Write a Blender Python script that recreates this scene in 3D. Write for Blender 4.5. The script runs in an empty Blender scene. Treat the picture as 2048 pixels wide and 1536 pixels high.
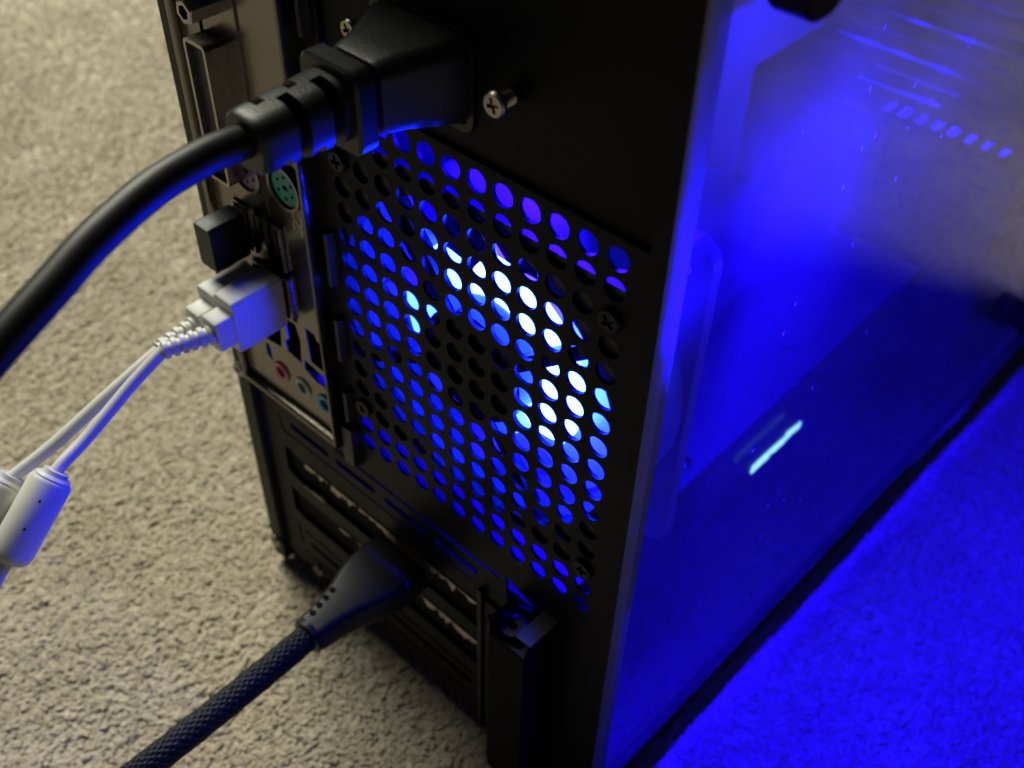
import bpy, bmesh, math, random
import numpy as np
from mathutils import Vector, Matrix
from mathutils.geometry import delaunay_2d_cdt

random.seed(7)
rng = np.random.default_rng(7)
sc = bpy.context.scene
C = sc.collection

# ------------------------------------------------------------------ scale and frame
# All sizes below are in millimetres: X right, Y into the case (away from its rear plate), Z up,
# origin at the upper left fan screw.  S turns them into metres, FLOOR is the carpet's level.
S = 0.00103
FLOOR = -197.0


def V(x, y, z):
    return Vector((x * S, y * S, (z - FLOOR) * S))


# ------------------------------------------------------------------ camera
cam_d = bpy.data.cameras.new('camera')
cam = bpy.data.objects.new('camera', cam_d)
C.objects.link(cam)
R = Matrix(((0.73358181, 0.67928816, 0.02062352),
            (0.48341157, -0.50023888, -0.71838313),
            (-0.47767246, 0.53696244, -0.69534189)))
rows = [Vector(r) for r in R]
M3 = Matrix((rows[0], -rows[1], -rows[2])).transposed()
M = M3.to_4x4()
M.translation = V(166.003, -127.041, 131.380)
cam.matrix_world = M
cam_d.sensor_fit = 'HORIZONTAL'
cam_d.sensor_width = 36.0
cam_d.lens = 36.0 * 2161.957 / 2048.0
cam_d.clip_start = 0.005
cam_d.clip_end = 50.0
cam_d.dof.use_dof = True
cam_d.dof.focus_distance = 0.236
cam_d.dof.aperture_fstop = 16.0
sc.camera = cam

# ------------------------------------------------------------------ world, room light, exposure
w = bpy.data.worlds.new('World')
sc.world = w
w.use_nodes = True
bg = w.node_tree.nodes['Background']
bg.inputs['Color'].default_value = (0.50, 0.50, 1.0, 1)
bg.inputs['Strength'].default_value = 0.016

ROOM_W = 65.0
lamp_d = bpy.data.lights.new('room_light', 'AREA')
lamp_d.shape = 'DISK'
lamp_d.size = 1.3
lamp_d.energy = ROOM_W
lamp_d.color = (1.0, 0.985, 0.81)
lamp = bpy.data.objects.new('room_light', lamp_d)
C.objects.link(lamp)
lamp.location = V(-1350, 470, 1400)
lamp.rotation_euler = (V(-150, 60, -190) - lamp.location).to_track_quat('-Z', 'Y').to_euler()

LED_COLOR = (0.0040, 0.0150, 1.0)
FILL_STRENGTH = 2600.0

sc.view_settings.view_transform = 'Standard'
sc.view_settings.look = 'None'
sc.view_settings.exposure = 0.0
sc.view_settings.gamma = 1.0
sc.render.engine = 'CYCLES'
sc.cycles.use_denoising = True
sc.cycles.max_bounces = 9
sc.cycles.diffuse_bounces = 4
sc.cycles.glossy_bounces = 4
sc.cycles.transmission_bounces = 6
sc.cycles.transparent_max_bounces = 16
sc.cycles.sample_clamp_indirect = 12.0
sc.cycles.use_light_tree = True

# ------------------------------------------------------------------ object helpers
ORG = {}


def tag(o, label=None, cat=None, group=None, kind=None):
    if label: o['label'] = label
    if cat: o['category'] = cat
    if group: o['group'] = group
    if kind: o['kind'] = kind
    return o


def thing(name, label, cat, base, group=None):
    o = bpy.data.objects.new(name, None)
    C.objects.link(o)
    o.empty_display_size = 0.01
    o.location = V(*base)
    ORG[o.name] = V(*base)
    return tag(o, label, cat, group)


def obj(name, bm, mats, parent=None, smooth=False, bevel=0.0, seg=2, label=None):
    """bmesh in mm -> one linked mesh object in metres, origin at the mesh's own middle."""
    me = bpy.data.meshes.new(name)
    bmesh.ops.recalc_face_normals(bm, faces=bm.faces)
    bm.to_mesh(me)
    bm.free()
    return obj_me(name, me, mats, parent, smooth, bevel, seg, label)


def obj_me(name, me, mats, parent=None, smooth=False, bevel=0.0, seg=2, label=None):
    n = len(me.vertices)
    co = np.empty(n * 3)
    me.vertices.foreach_get('co', co)
    co = co.reshape(-1, 3)
    co = np.stack([co[:, 0] * S, co[:, 1] * S, (co[:, 2] - FLOOR) * S], 1)
    c = (co.min(0) + co.max(0)) / 2
    me.vertices.foreach_set('co', (co - c).ravel())
    for m in (mats if isinstance(mats, (list, tuple)) else [mats]):
        me.materials.append(m)
    if smooth:
        me.polygons.foreach_set('use_smooth', [True] * len(me.polygons))
    me.update()
    o = bpy.data.objects.new(name, me)
    C.objects.link(o)
    cv = Vector(c)
    ORG[o.name] = cv
    if parent is not None:
        o.parent = parent
        o.location = cv - ORG[parent.name]
    else:
        o.location = cv
    if bevel:
        b = o.modifiers.new('bevel', 'BEVEL')
        b.width = bevel * S
        b.segments = seg
        b.limit_method = 'ANGLE'
        b.angle_limit = math.radians(35)
    if smooth or bevel:
        me.polygons.foreach_set('use_smooth', [True] * len(me.polygons))
        if bevel:
            b.harden_normals = True
        else:
            try:
                me.set_sharp_from_angle(angle=math.radians(38))
            except Exception:
                pass
    if label: o['label'] = label
    return o


def box(bm, x0, x1, y0, y1, z0, z1, mi=0):
    vs = [bm.verts.new((x, y, z)) for z in (z0, z1) for y in (y0, y1) for x in (x0, x1)]
    for q in ((0, 1, 3, 2), (4, 6, 7, 5), (0, 4, 5, 1), (2, 3, 7, 6), (0, 2, 6, 4), (1, 5, 7, 3)):
        f = bm.faces.new([vs[i] for i in q])
        f.material_index = mi
    return vs


def boxo(name, dims, mat, parent=None, bevel=0.0, **k):
    bm = bmesh.new()
    box(bm, *dims)
    return obj(name, bm, mat, parent, bevel=bevel, **k)


def loft(bm, rings, cap0=True, cap1=True, mi=0):
    vr = [[bm.verts.new(p) for p in r] for r in rings]
    n = len(vr[0])
    for a, b in zip(vr[:-1], vr[1:]):
        for i in range(n):
            j = (i + 1) % n
            bm.faces.new((a[i], a[j], b[j], b[i])).material_index = mi
    if cap0: bm.faces.new(vr[0][::-1]).material_index = mi
    if cap1: bm.faces.new(vr[-1]).material_index = mi
    return vr


def rrect(w_, h_, r, n=5):
    """rounded rectangle, w_ by h_, as 2-D points"""
    out = []
    r = min(r, w_ / 2 - 1e-4, h_ / 2 - 1e-4)
    for cx, cy, a0 in ((w_ / 2 - r, h_ / 2 - r, 0), (-w_ / 2 + r, h_ / 2 - r, 90),
                       (-w_ / 2 + r, -h_ / 2 + r, 180), (w_ / 2 - r, -h_ / 2 + r, 270)):
        for k in range(n):
            a = math.radians(a0 + 90 * k / (n - 1))
            out.append((cx + r * math.cos(a), cy + r * math.sin(a)))
    return out


def ring_y(y, cx, cz, pts):
    return [(cx + p[0], y, cz + p[1]) for p in pts]


def circ(r, n=24, a0=0.0):
    return [(r * math.cos(a0 + 2 * math.pi * i / n), r * math.sin(a0 + 2 * math.pi * i / n)) for i in range(n)]


def catmull(P, per=12):
    P = [Vector(p) for p in P]
    P = [P[0] * 2 - P[1]] + P + [P[-1] * 2 - P[-2]]
    out = []
    for i in range(1, len(P) - 2):
        a, b, c, d = P[i - 1:i + 3]
        for k in range(per):
            t = k / per
            out.append(0.5 * ((2 * b) + (c - a) * t + (2 * a - 5 * b + 4 * c - d) * t * t + (3 * b - a - 3 * c + d) * t ** 3))
    out.append(P[-2])
    return out


def tube(bm, path, rad, n=20, caps=True, fn=None, mi=0):
    """rad: number or function of arc length; fn(s, theta) adds to the radius"""
    path = [Vector(p) for p in path]
    T = []
    for i in range(len(path)):
        T.append((path[min(i + 1, len(path) - 1)] - path[max(i - 1, 0)]).normalized())
    up = Vector((0, 0, 1))
    if abs(T[0].dot(up)) > .95: up = Vector((1, 0, 0))
    N = (up - T[0] * up.dot(T[0])).normalized()
    rings, s = [], 0.0
    for i, p in enumerate(path):
        if i:
            s += (p - path[i - 1]).length
            N = (N - T[i] * N.dot(T[i])).normalized()
        B = T[i].cross(N)
        r0 = rad(s) if callable(rad) else rad
        ring = []
        for k in range(n):
            th = 2 * math.pi * k / n
            r = r0 + (fn(s, th) if fn else 0.0)
            ring.append(p + N * (r * math.cos(th)) + B * (r * math.sin(th)))
        rings.append(ring)
    return loft(bm, rings, caps, caps, mi)


def inside(px, pz, loop):
    L_ = np.asarray(loop)
    x0, z0 = L_[:, 0], L_[:, 1]
    x1, z1 = np.roll(x0, -1), np.roll(z0, -1)
    c = np.zeros(px.shape, bool)
    for a, b, c_, d in zip(x0, z0, x1, z1):
        if b == d: continue
        hit = ((b > pz) != (d > pz)) & (px < (c_ - a) * (pz - b) / (d - b) + a)
        c ^= hit
    return c


def plate_mesh(outline, holes, y_front, thick):
    """Flat sheet in the XZ plane with real holes and real thickness. Front face at y_front."""
    pts, edges = [], []
    for loop in [outline] + holes:
        k = len(pts)
        n = len(loop)
        pts += [Vector((p[0], p[1])) for p in loop]
        edges += [(k + i, k + (i + 1) % n) for i in range(n)]
    vs, es, fs, ov, oe, of = delaunay_2d_cdt(pts, edges, [], 0, 1e-5)
    vc = np.array([(v.x, v.y) for v in vs])
    tri = np.array([f for f in fs if len(f) == 3])
    cen = vc[tri].mean(1)
    keep = inside(cen[:, 0], cen[:, 1], outline)
    for h in holes:
        h_ = np.asarray(h)
        near = (cen[:, 0] >= h_[:, 0].min()) & (cen[:, 0] <= h_[:, 0].max()) & (cen[:, 1] >= h_[:, 1].min()) & (cen[:, 1] <= h_[:, 1].max())
        if near.any():
            i = np.where(near)[0]
            keep[i[inside(cen[i, 0], cen[i, 1], h)]] = False
    tri = tri[keep]
    bm = bmesh.new()
    F = [bm.verts.new((x, y_front, z)) for x, z in vc]
    B = [bm.verts.new((x, y_front + thick, z)) for x, z in vc]
    cnt = {}
    for t in tri:
        a, b, c = (int(q) for q in t)
        bm.faces.new((F[a], F[b], F[c]))
        bm.faces.new((B[c], B[b], B[a]))
        for e in ((a, b), (b, c), (c, a)):
            cnt.setdefault(tuple(sorted(e)), []).append(e)
    for e, l in cnt.items():
        if len(l) == 1:
            a, b = l[0]
            bm.faces.new((F[b], F[a], B[a], B[b]))
    bmesh.ops.delete(bm, geom=[v for v in bm.verts if not v.link_faces], context='VERTS')
    return bm


def rect(x0, x1, z0, z1):
    return [(x0, z0), (x1, z0), (x1, z1), (x0, z1)]


def slot(x0, x1, zc, h, n=6):
    r = h / 2
    out = []
    for k in range(n + 1):
        a = -math.pi / 2 + math.pi * k / n
        out.append((x1 - r + r * math.cos(a), zc + r * math.sin(a)))
    for k in range(n + 1):
        a = math.pi / 2 + math.pi * k / n
        out.append((x0 + r + r * math.cos(a), zc + r * math.sin(a)))
    return out


def circle2(cx, cz, r, n=22):
    return [(cx + x, cz + z) for x, z in circ(r, n)]


def dup(o, parent, offset, name=None):
    c = o.copy()
    C.objects.link(c)
    c.parent = parent
    c.location = o.location + Vector(offset) * S
    ORG[c.name] = ORG[o.name] + Vector(offset) * S
    return c


# ------------------------------------------------------------------ materials
def mat(name, col, rough=0.5, metal=0.0, spec=0.5, bump=0.0, bscale=900.0, var=0.0, vscale=60.0, coat=0.0, rvar=0.0):
    m = bpy.data.materials.new(name)
    m.use_nodes = True
    nt = m.node_tree
    b = nt.nodes['Principled BSDF']
    b.inputs['Base Color'].default_value = (*col, 1)
    b.inputs['Roughness'].default_value = rough
    b.inputs['Metallic'].default_value = metal
    b.inputs['Specular IOR Level'].default_value = spec
    b.inputs['Coat Weight'].default_value = coat
    tc = nt.nodes.new('ShaderNodeTexCoord')
    if bump:
        n = nt.nodes.new('ShaderNodeTexNoise')
        n.inputs['Scale'].default_value = bscale
        n.inputs['Detail'].default_value = 3
        nt.links.new(tc.outputs['Object'], n.inputs['Vector'])
        bp = nt.nodes.new('ShaderNodeBump')
        bp.inputs['Strength'].default_value = bump
        bp.inputs['Distance'].default_value = 0.0003
        nt.links.new(n.outputs['Fac'], bp.inputs['Height'])
        nt.links.new(bp.outputs['Normal'], b.inputs['Normal'])
    if var or rvar:
        n2 = nt.nodes.new('ShaderNodeTexNoise')
        n2.inputs['Scale'].default_value = vscale
        n2.inputs['Detail'].default_value = 5
        nt.links.new(tc.outputs['Object'], n2.inputs['Vector'])
        if var:
            mx = nt.nodes.new('ShaderNodeMix')
            mx.data_type = 'RGBA'
            mx.inputs[6].default_value = (*[c * (1 - var) for c in col], 1)
            mx.inputs[7].default_value = (*[min(1, c * (1 + var)) for c in col], 1)
            nt.links.new(n2.outputs['Fac'], mx.inputs[0])
            nt.links.new(mx.outputs[2], b.inputs['Base Color'])
        if rvar:
            mr = nt.nodes.new('ShaderNodeMapRange')
            mr.inputs['To Min'].default_value = max(0.02, rough - rvar)
            mr.inputs['To Max'].default_value = min(1, rough + rvar)
            nt.links.new(n2.outputs['Fac'], mr.inputs['Value'])
            nt.links.new(mr.outputs['Result'], b.inputs['Roughness'])
    return m


black_steel = mat('black_steel', (0.0034, 0.0036, 0.0062), 0.42, spec=0.075, bump=0.25, bscale=2600, var=.25, vscale=45, rvar=.08)  # blue in the base colour imitates bluish glare on the black
grey_steel = mat('grey_steel', (0.017, 0.017, 0.019), 0.5, spec=0.2, bump=0.2, bscale=2600, var=.2)
inner_steel = mat('inner_steel', (0.15, 0.15, 0.155), 0.45, spec=0.5, var=.12, vscale=30)
nickel = mat('nickel', (0.18, 0.165, 0.14), 0.22, metal=1.0, var=.12, vscale=140, rvar=.1, bump=.12, bscale=700)
bright_nickel = mat('bright_nickel', (0.36, 0.325, 0.29), 0.27, metal=1.0, var=.2, vscale=400, rvar=.1)
torn_steel = mat('torn_steel', (0.50, 0.42, 0.36), 0.5, metal=0.6, var=.4, vscale=700, rvar=.15)
rubber = mat('black_rubber', (0.011, 0.012, 0.012), 0.4, spec=0.36, bump=.2, bscale=1600, rvar=.08, vscale=200)
cord_jacket = mat('cord_jacket', (0.008, 0.008, 0.009), 0.42, spec=0.28, bump=.08, bscale=700, rvar=.06, vscale=120)
black_plastic = mat('black_plastic', (0.009, 0.010, 0.012), 0.42, spec=0.3, rvar=.08, vscale=150)
black_matte = mat('black_matte', (0.005, 0.005, 0.006), 0.75, spec=0.08, var=.2)
white_plastic = mat('white_plastic', (0.60, 0.60, 0.58), 0.42, spec=0.45, bump=.06, bscale=500, var=.04, vscale=160)
pcb = mat('circuit_board', (0.05, 0.055, 0.06), 0.4, var=.4, vscale=260)
purple = mat('purple_plastic', (0.17, 0.10, 0.26), 0.4)
green = mat('green_plastic', (0.02, 0.33, 0.27), 0.4)
pink = mat('pink_plastic', (0.52, 0.15, 0.20), 0.4)
lime = mat('pale_green_plastic', (0.38, 0.47, 0.36), 0.4)
sky_blue = mat('pale_blue_plastic', (0.10, 0.30, 0.46), 0.4)
braid_mat = mat('black_braid', (0.009, 0.010, 0.013), 0.5, spec=0.25, bump=.3, bscale=3000, var=.35, vscale=500)


def emission(name, col, s):
    m = bpy.data.materials.new(name)
    m.use_nodes = True
    nt = m.node_tree
    nt.nodes.clear()
    e = nt.nodes.new('ShaderNodeEmission')
    e.inputs['Color'].default_value = (*col, 1)
    e.inputs['Strength'].default_value = s
    o = nt.nodes.new('ShaderNodeOutputMaterial')
    nt.links.new(e.outputs[0], o.inputs[0])
    return m


fill_mat = emission('blue_led', (0.006, 0.0015, 1.0), FILL_STRENGTH)  # for the added diodes below the fan frame
fill_mat2 = emission('supply_led', (0.0075, 0.0010, 1.0), 14000.0)  # for the added diodes under the power supply
fill_mat3 = emission('cage_led', (0.006, 0.0018, 1.0), 16000.0)  # for the added diodes under the cage lid
logo_mat = emission('lit_logo', (0.32, 0.78, 1.0), 2.3)


def translucent(name, col, t=0.55, rough=0.3, clear=0.0):
    m = bpy.data.materials.new(name)
    m.use_nodes = True
    nt = m.node_tree
    nt.nodes.clear()
    o = nt.nodes.new('ShaderNodeOutputMaterial')
    d = nt.nodes.new('ShaderNodeBsdfDiffuse')
    tr = nt.nodes.new('ShaderNodeBsdfTranslucent')
    g = nt.nodes.new('ShaderNodeBsdfGlossy')
    m1 = nt.nodes.new('ShaderNodeMixShader')
    m2 = nt.nodes.new('ShaderNodeMixShader')
    for n in (d, tr): n.inputs['Color'].default_value = (*col, 1)
    g.inputs['Roughness'].default_value = rough
    g.inputs['Color'].default_value = (.9, .9, .9, 1)
    m1.inputs[0].default_value = t
    m2.inputs[0].default_value = 0.06
    nt.links.new(d.outputs[0], m1.inputs[1])
    nt.links.new(tr.outputs[0], m1.inputs[2])
    nt.links.new(m1.outputs[0], m2.inputs[1])
    nt.links.new(g.outputs[0], m2.inputs[2])
    last = m2
    if clear:
        tp = nt.nodes.new('ShaderNodeBsdfTransparent')
        last = nt.nodes.new('ShaderNodeMixShader')
        last.inputs[0].default_value = clear
        nt.links.new(m2.outputs[0], last.inputs[1])
        nt.links.new(tp.outputs[0], last.inputs[2])
    nt.links.new(last.outputs[0], o.inputs[0])
    return m


blade_mat = translucent('frosted_blade', (0.70, 0.71, 0.72), .5)
frame_mat = translucent('smoky_frame', (0.17, 0.174, 0.185), .45)
edge_mat = translucent('frosted_edge', (0.085, 0.09, 0.115), .75, clear=.12)


def acrylic_material():
    m = bpy.data.materials.new('acrylic')
    m.use_nodes = True
    nt = m.node_tree
    nt.nodes.clear()
    N, L = nt.nodes.new, nt.links.new
    out = N('ShaderNodeOutputMaterial')
    tra = N('ShaderNodeBsdfTransparent')
    tra.inputs['Color'].default_value = (0.93, 0.94, 0.95, 1)
    glo = N('ShaderNodeBsdfGlossy')
    glo.inputs['Roughness'].default_value = 0.03
    glo.inputs['Color'].default_value = (0.64, 0.64, 0.64, 1)
    fr = N('ShaderNodeFresnel')
    geo = N('ShaderNodeNewGeometry')        # same reflectance on both faces of the sheet
    ior = N('ShaderNodeMapRange')
    ior.inputs['To Min'].default_value = 1.49
    ior.inputs['To Max'].default_value = 1 / 1.49
    L(geo.outputs['Backfacing'], ior.inputs['Value'])
    L(ior.outputs[0], fr.inputs['IOR'])
    mix = N('ShaderNodeMixShader')
    L(fr.outputs[0], mix.inputs[0])
    L(tra.outputs[0], mix.inputs[1])
    L(glo.outputs[0], mix.inputs[2])
    # film of dust, wiped smudges and lint: thin scattering layer on the panel
    tc = N('ShaderNodeTexCoord')
    dif = N('ShaderNodeBsdfDiffuse')
    trl = N('ShaderNodeBsdfTranslucent')
    for n in (dif, trl): n.inputs['Color'].default_value = (0.75, 0.75, 0.72, 1)
    sca = N('ShaderNodeMixShader')
    sca.inputs[0].default_value = 0.62
    L(dif.outputs[0], sca.inputs[1])
    L(trl.outputs[0], sca.inputs[2])

    def math_(op, a, b=None, clamp=False):
        n = N('ShaderNodeMath')
        n.operation = op
        n.use_clamp = clamp
        for i, v in enumerate((a, b)):
            if v is None: continue
            if isinstance(v, (int, float)): n.inputs[i].default_value = v
            else: L(v, n.inputs[i])
        return n.outputs[0]

    def ramp(v, a, b, lo=0.0, hi=1.0):
        n = N('ShaderNodeMapRange')
        n.inputs['From Min'].default_value = a
        n.inputs['From Max'].default_value = b
        n.inputs['To Min'].default_value = lo
        n.inputs['To Max'].default_value = hi
        L(v, n.inputs['Value'])
        return n.outputs[0]

    film = N('ShaderNodeTexNoise')
    film.inputs['Scale'].default_value = 14
    film.inputs['Detail'].default_value = 4
    L(tc.outputs['Object'], film.inputs['Vector'])
    f0 = ramp(film.outputs['Fac'], .3, .75, .004, .015)
    # wiped smear: fine ridged lines that follow a bent direction
    mp = N('ShaderNodeMapping')
    mp.inputs['Rotation'].default_value = (math.radians(38), 0, 0)
    mp.inputs['Scale'].default_value = (1, 1, 1)
    L(tc.outputs['Object'], mp.inputs['Vector'])
    wv = N('ShaderNodeTexWave')
    wv.bands_direction = 'Z'
    wv.inputs['Scale'].default_value = 620
    wv.inputs['Distortion'].default_value = 14
    wv.inputs['Detail'].default_value = 3
    wv.inputs['Detail Scale'].default_value = 0.35
    L(mp.outputs['Vector'], wv.inputs['Vector'])
    ms = N('ShaderNodeTexNoise')
    ms.inputs['Scale'].default_value = 26
    ms.inputs['Detail'].default_value = 2
    L(tc.outputs['Object'], ms.inputs['Vector'])
    sep = N('ShaderNodeSeparateXYZ')
    L(tc.outputs['Object'], sep.inputs[0])
    # the smear sits in the upper rear corner of the panel
    sy = ramp(sep.outputs['Y'], -0.128, -0.108, 1.0, 0.0)
    sz = ramp(sep.outputs['Z'], 0.03, 0.05, 0.0, 1.0)
    mk = math_('MULTIPLY', math_('MULTIPLY', sy, sz, True), ramp(ms.outputs['Fac'], .36, .56), True)
    smear = math_('MULTIPLY', mk, ramp(wv.outputs['Fac'], .5, .9, 0.0, .085))
    # lint specks
    vo = N('ShaderNodeTexVoronoi')
    vo.inputs['Scale'].default_value = 150
    vo.inputs['Randomness'].default_value = 1
    mp2 = N('ShaderNodeMapping')
    mp2.inputs['Rotation'].default_value = (math.radians(-30), 0, 0)
    mp2.inputs['Scale'].default_value = (1, 1.8, .8)
    L(tc.outputs['Object'], mp2.inputs['Vector'])
    L(mp2.outputs['Vector'], vo.inputs['Vector'])
    sc1 = N('ShaderNodeSeparateColor')
    L(vo.outputs['Color'], sc1.inputs[0])
    pick = math_('GREATER_THAN', sc1.outputs[0], 0.88)
    dot = math_('LESS_THAN', vo.outputs['Distance'], 0.085)
    lint = math_('MULTIPLY', math_('MULTIPLY', pick, dot), 0.45)
    fac = math_('ADD', math_('ADD', f0, smear), lint, True)
    top = N('ShaderNodeMixShader')
    L(fac, top.inputs[0])
    L(mix.outputs[0], top.inputs[1])
    L(sca.outputs[0], top.inputs[2])
    L(top.outputs[0], out.inputs[0])
    return m


acrylic = acrylic_material()


def carpet_material(pile=False):
    m = bpy.data.materials.new('carpet_yarn' if pile else 'carpet')
    m.use_nodes = True
    nt = m.node_tree
    N, L = nt.nodes.new, nt.links.new
    b = nt.nodes['Principled BSDF']
    b.inputs['Roughness'].default_value = 0.95
    b.inputs['Specular IOR Level'].default_value = 0.1
    b.inputs['Sheen Weight'].default_value = 0.25
    b.inputs['Sheen Roughness'].default_value = 0.6
    tc = N('ShaderNodeTexCoord')
    pos = N('ShaderNodeNewGeometry')
    n1 = N('ShaderNodeTexNoise')
    n1.inputs['Scale'].default_value = 300
    n1.inputs['Detail'].default_value = 4
    n1.inputs['Roughness'].default_value = .65
    n2 = N('ShaderNodeTexNoise')
    n2.inputs['Scale'].default_value = 22
    n2.inputs['Detail'].default_value = 3
    L(pos.outputs['Position'], n1.inputs['Vector'])
    L(pos.outputs['Position'], n2.inputs['Vector'])
    cr = N('ShaderNodeValToRGB')
    e = cr.color_ramp.elements
    e[0].position = .28
    e[0].color = (0.385, 0.345, 0.27, 1)
    e[1].position = .70
    e[1].color = (0.58, 0.53, 0.43, 1)
    x = e.new(.5)
    x.color = (0.475, 0.43, 0.335, 1)
    L(n1.outputs['Fac'], cr.inputs[0])
    mx = N('ShaderNodeMix')
    mx.data_type = 'RGBA'
    mx.blend_type = 'MULTIPLY'
    mx.inputs[0].default_value = 1.0
    cr2 = N('ShaderNodeValToRGB')
    cr2.color_ramp.elements[0].position = .35
    cr2.color_ramp.elements[0].color = (.86, .84, .82, 1)
    cr2.color_ramp.elements[1].position = .65
    cr2.color_ramp.elements[1].color = (1, 1, 1, 1)
    L(n2.outputs['Fac'], cr2.inputs[0])
    L(cr.outputs[0], mx.inputs[6])
    L(cr2.outputs[0], mx.inputs[7])
    if pile:        # every curl of yarn is dyed a little differently
        ge = N('ShaderNodeAttribute')
        ge.attribute_type = 'INSTANCER'
        ge.attribute_name = 'tint'
        c3 = N('ShaderNodeValToRGB')
        el = c3.color_ramp.elements
        el[0].color = (.78, .73, .71, 1)
        el[1].color = (1.15, 1.13, 1.12, 1)
        for p_, c_ in ((.12, (.82, .82, .74, 1)), (.5, (.96, .95, .92, 1)), (.8, (1.02, .97, .98, 1))):
            el.new(p_).color = c_
        L(ge.outputs['Fac'], c3.inputs[0])
        mx3 = N('ShaderNodeMix')
        mx3.data_type = 'RGBA'
        mx3.blend_type = 'MULTIPLY'
        mx3.inputs[0].default_value = 1.0
        L(mx.outputs[2], mx3.inputs[6])
        L(c3.outputs[0], mx3.inputs[7])
        mx = mx3
    L(mx.outputs[2], b.inputs['Base Color'])
    bp = N('ShaderNodeBump')
    bp.inputs['Strength'].default_value = .3
    bp.inputs['Distance'].default_value = .001
    n3 = N('ShaderNodeTexNoise')
    n3.inputs['Scale'].default_value = 900
    n3.inputs['Detail'].default_value = 3
    L(pos.outputs['Position'], n3.inputs['Vector'])
    L(n3.outputs['Fac'], bp.inputs['Height'])
    L(bp.outputs['Normal'], b.inputs['Normal'])
    return m


# ------------------------------------------------------------------ the carpet
def axis(lo, hi, step, far):
    fine = np.arange(lo, hi + step / 2, step)
    k = np.cumsum(step * 1.25 ** np.arange(1, 60))
    k = k[k < far]
    return np.concatenate([lo - k[::-1], fine, hi + k])


def worley(x, y, cell, seed):
    h = np.random.default_rng(seed)
    T = 512
    jx, jy, jh = h.random((T, T)), h.random((T, T)), h.random((T, T))
    gx, gy = np.floor(x / cell).astype(int), np.floor(y / cell).astype(int)
    best = np.full(x.shape, 9.0)
    hb = np.zeros(x.shape)
    for dx in (-1, 0, 1):
        for dy in (-1, 0, 1):
            ix, iy = gx + dx, gy + dy
            px, py = (ix + jx[ix % T, iy % T]) * cell, (iy + jy[ix % T, iy % T]) * cell
            d = np.hypot(x - px, y - py) / cell
            m_ = d < best
            best = np.where(m_, d, best)
            hb = np.where(m_, jh[ix % T, iy % T], hb)
    return best, hb


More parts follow.
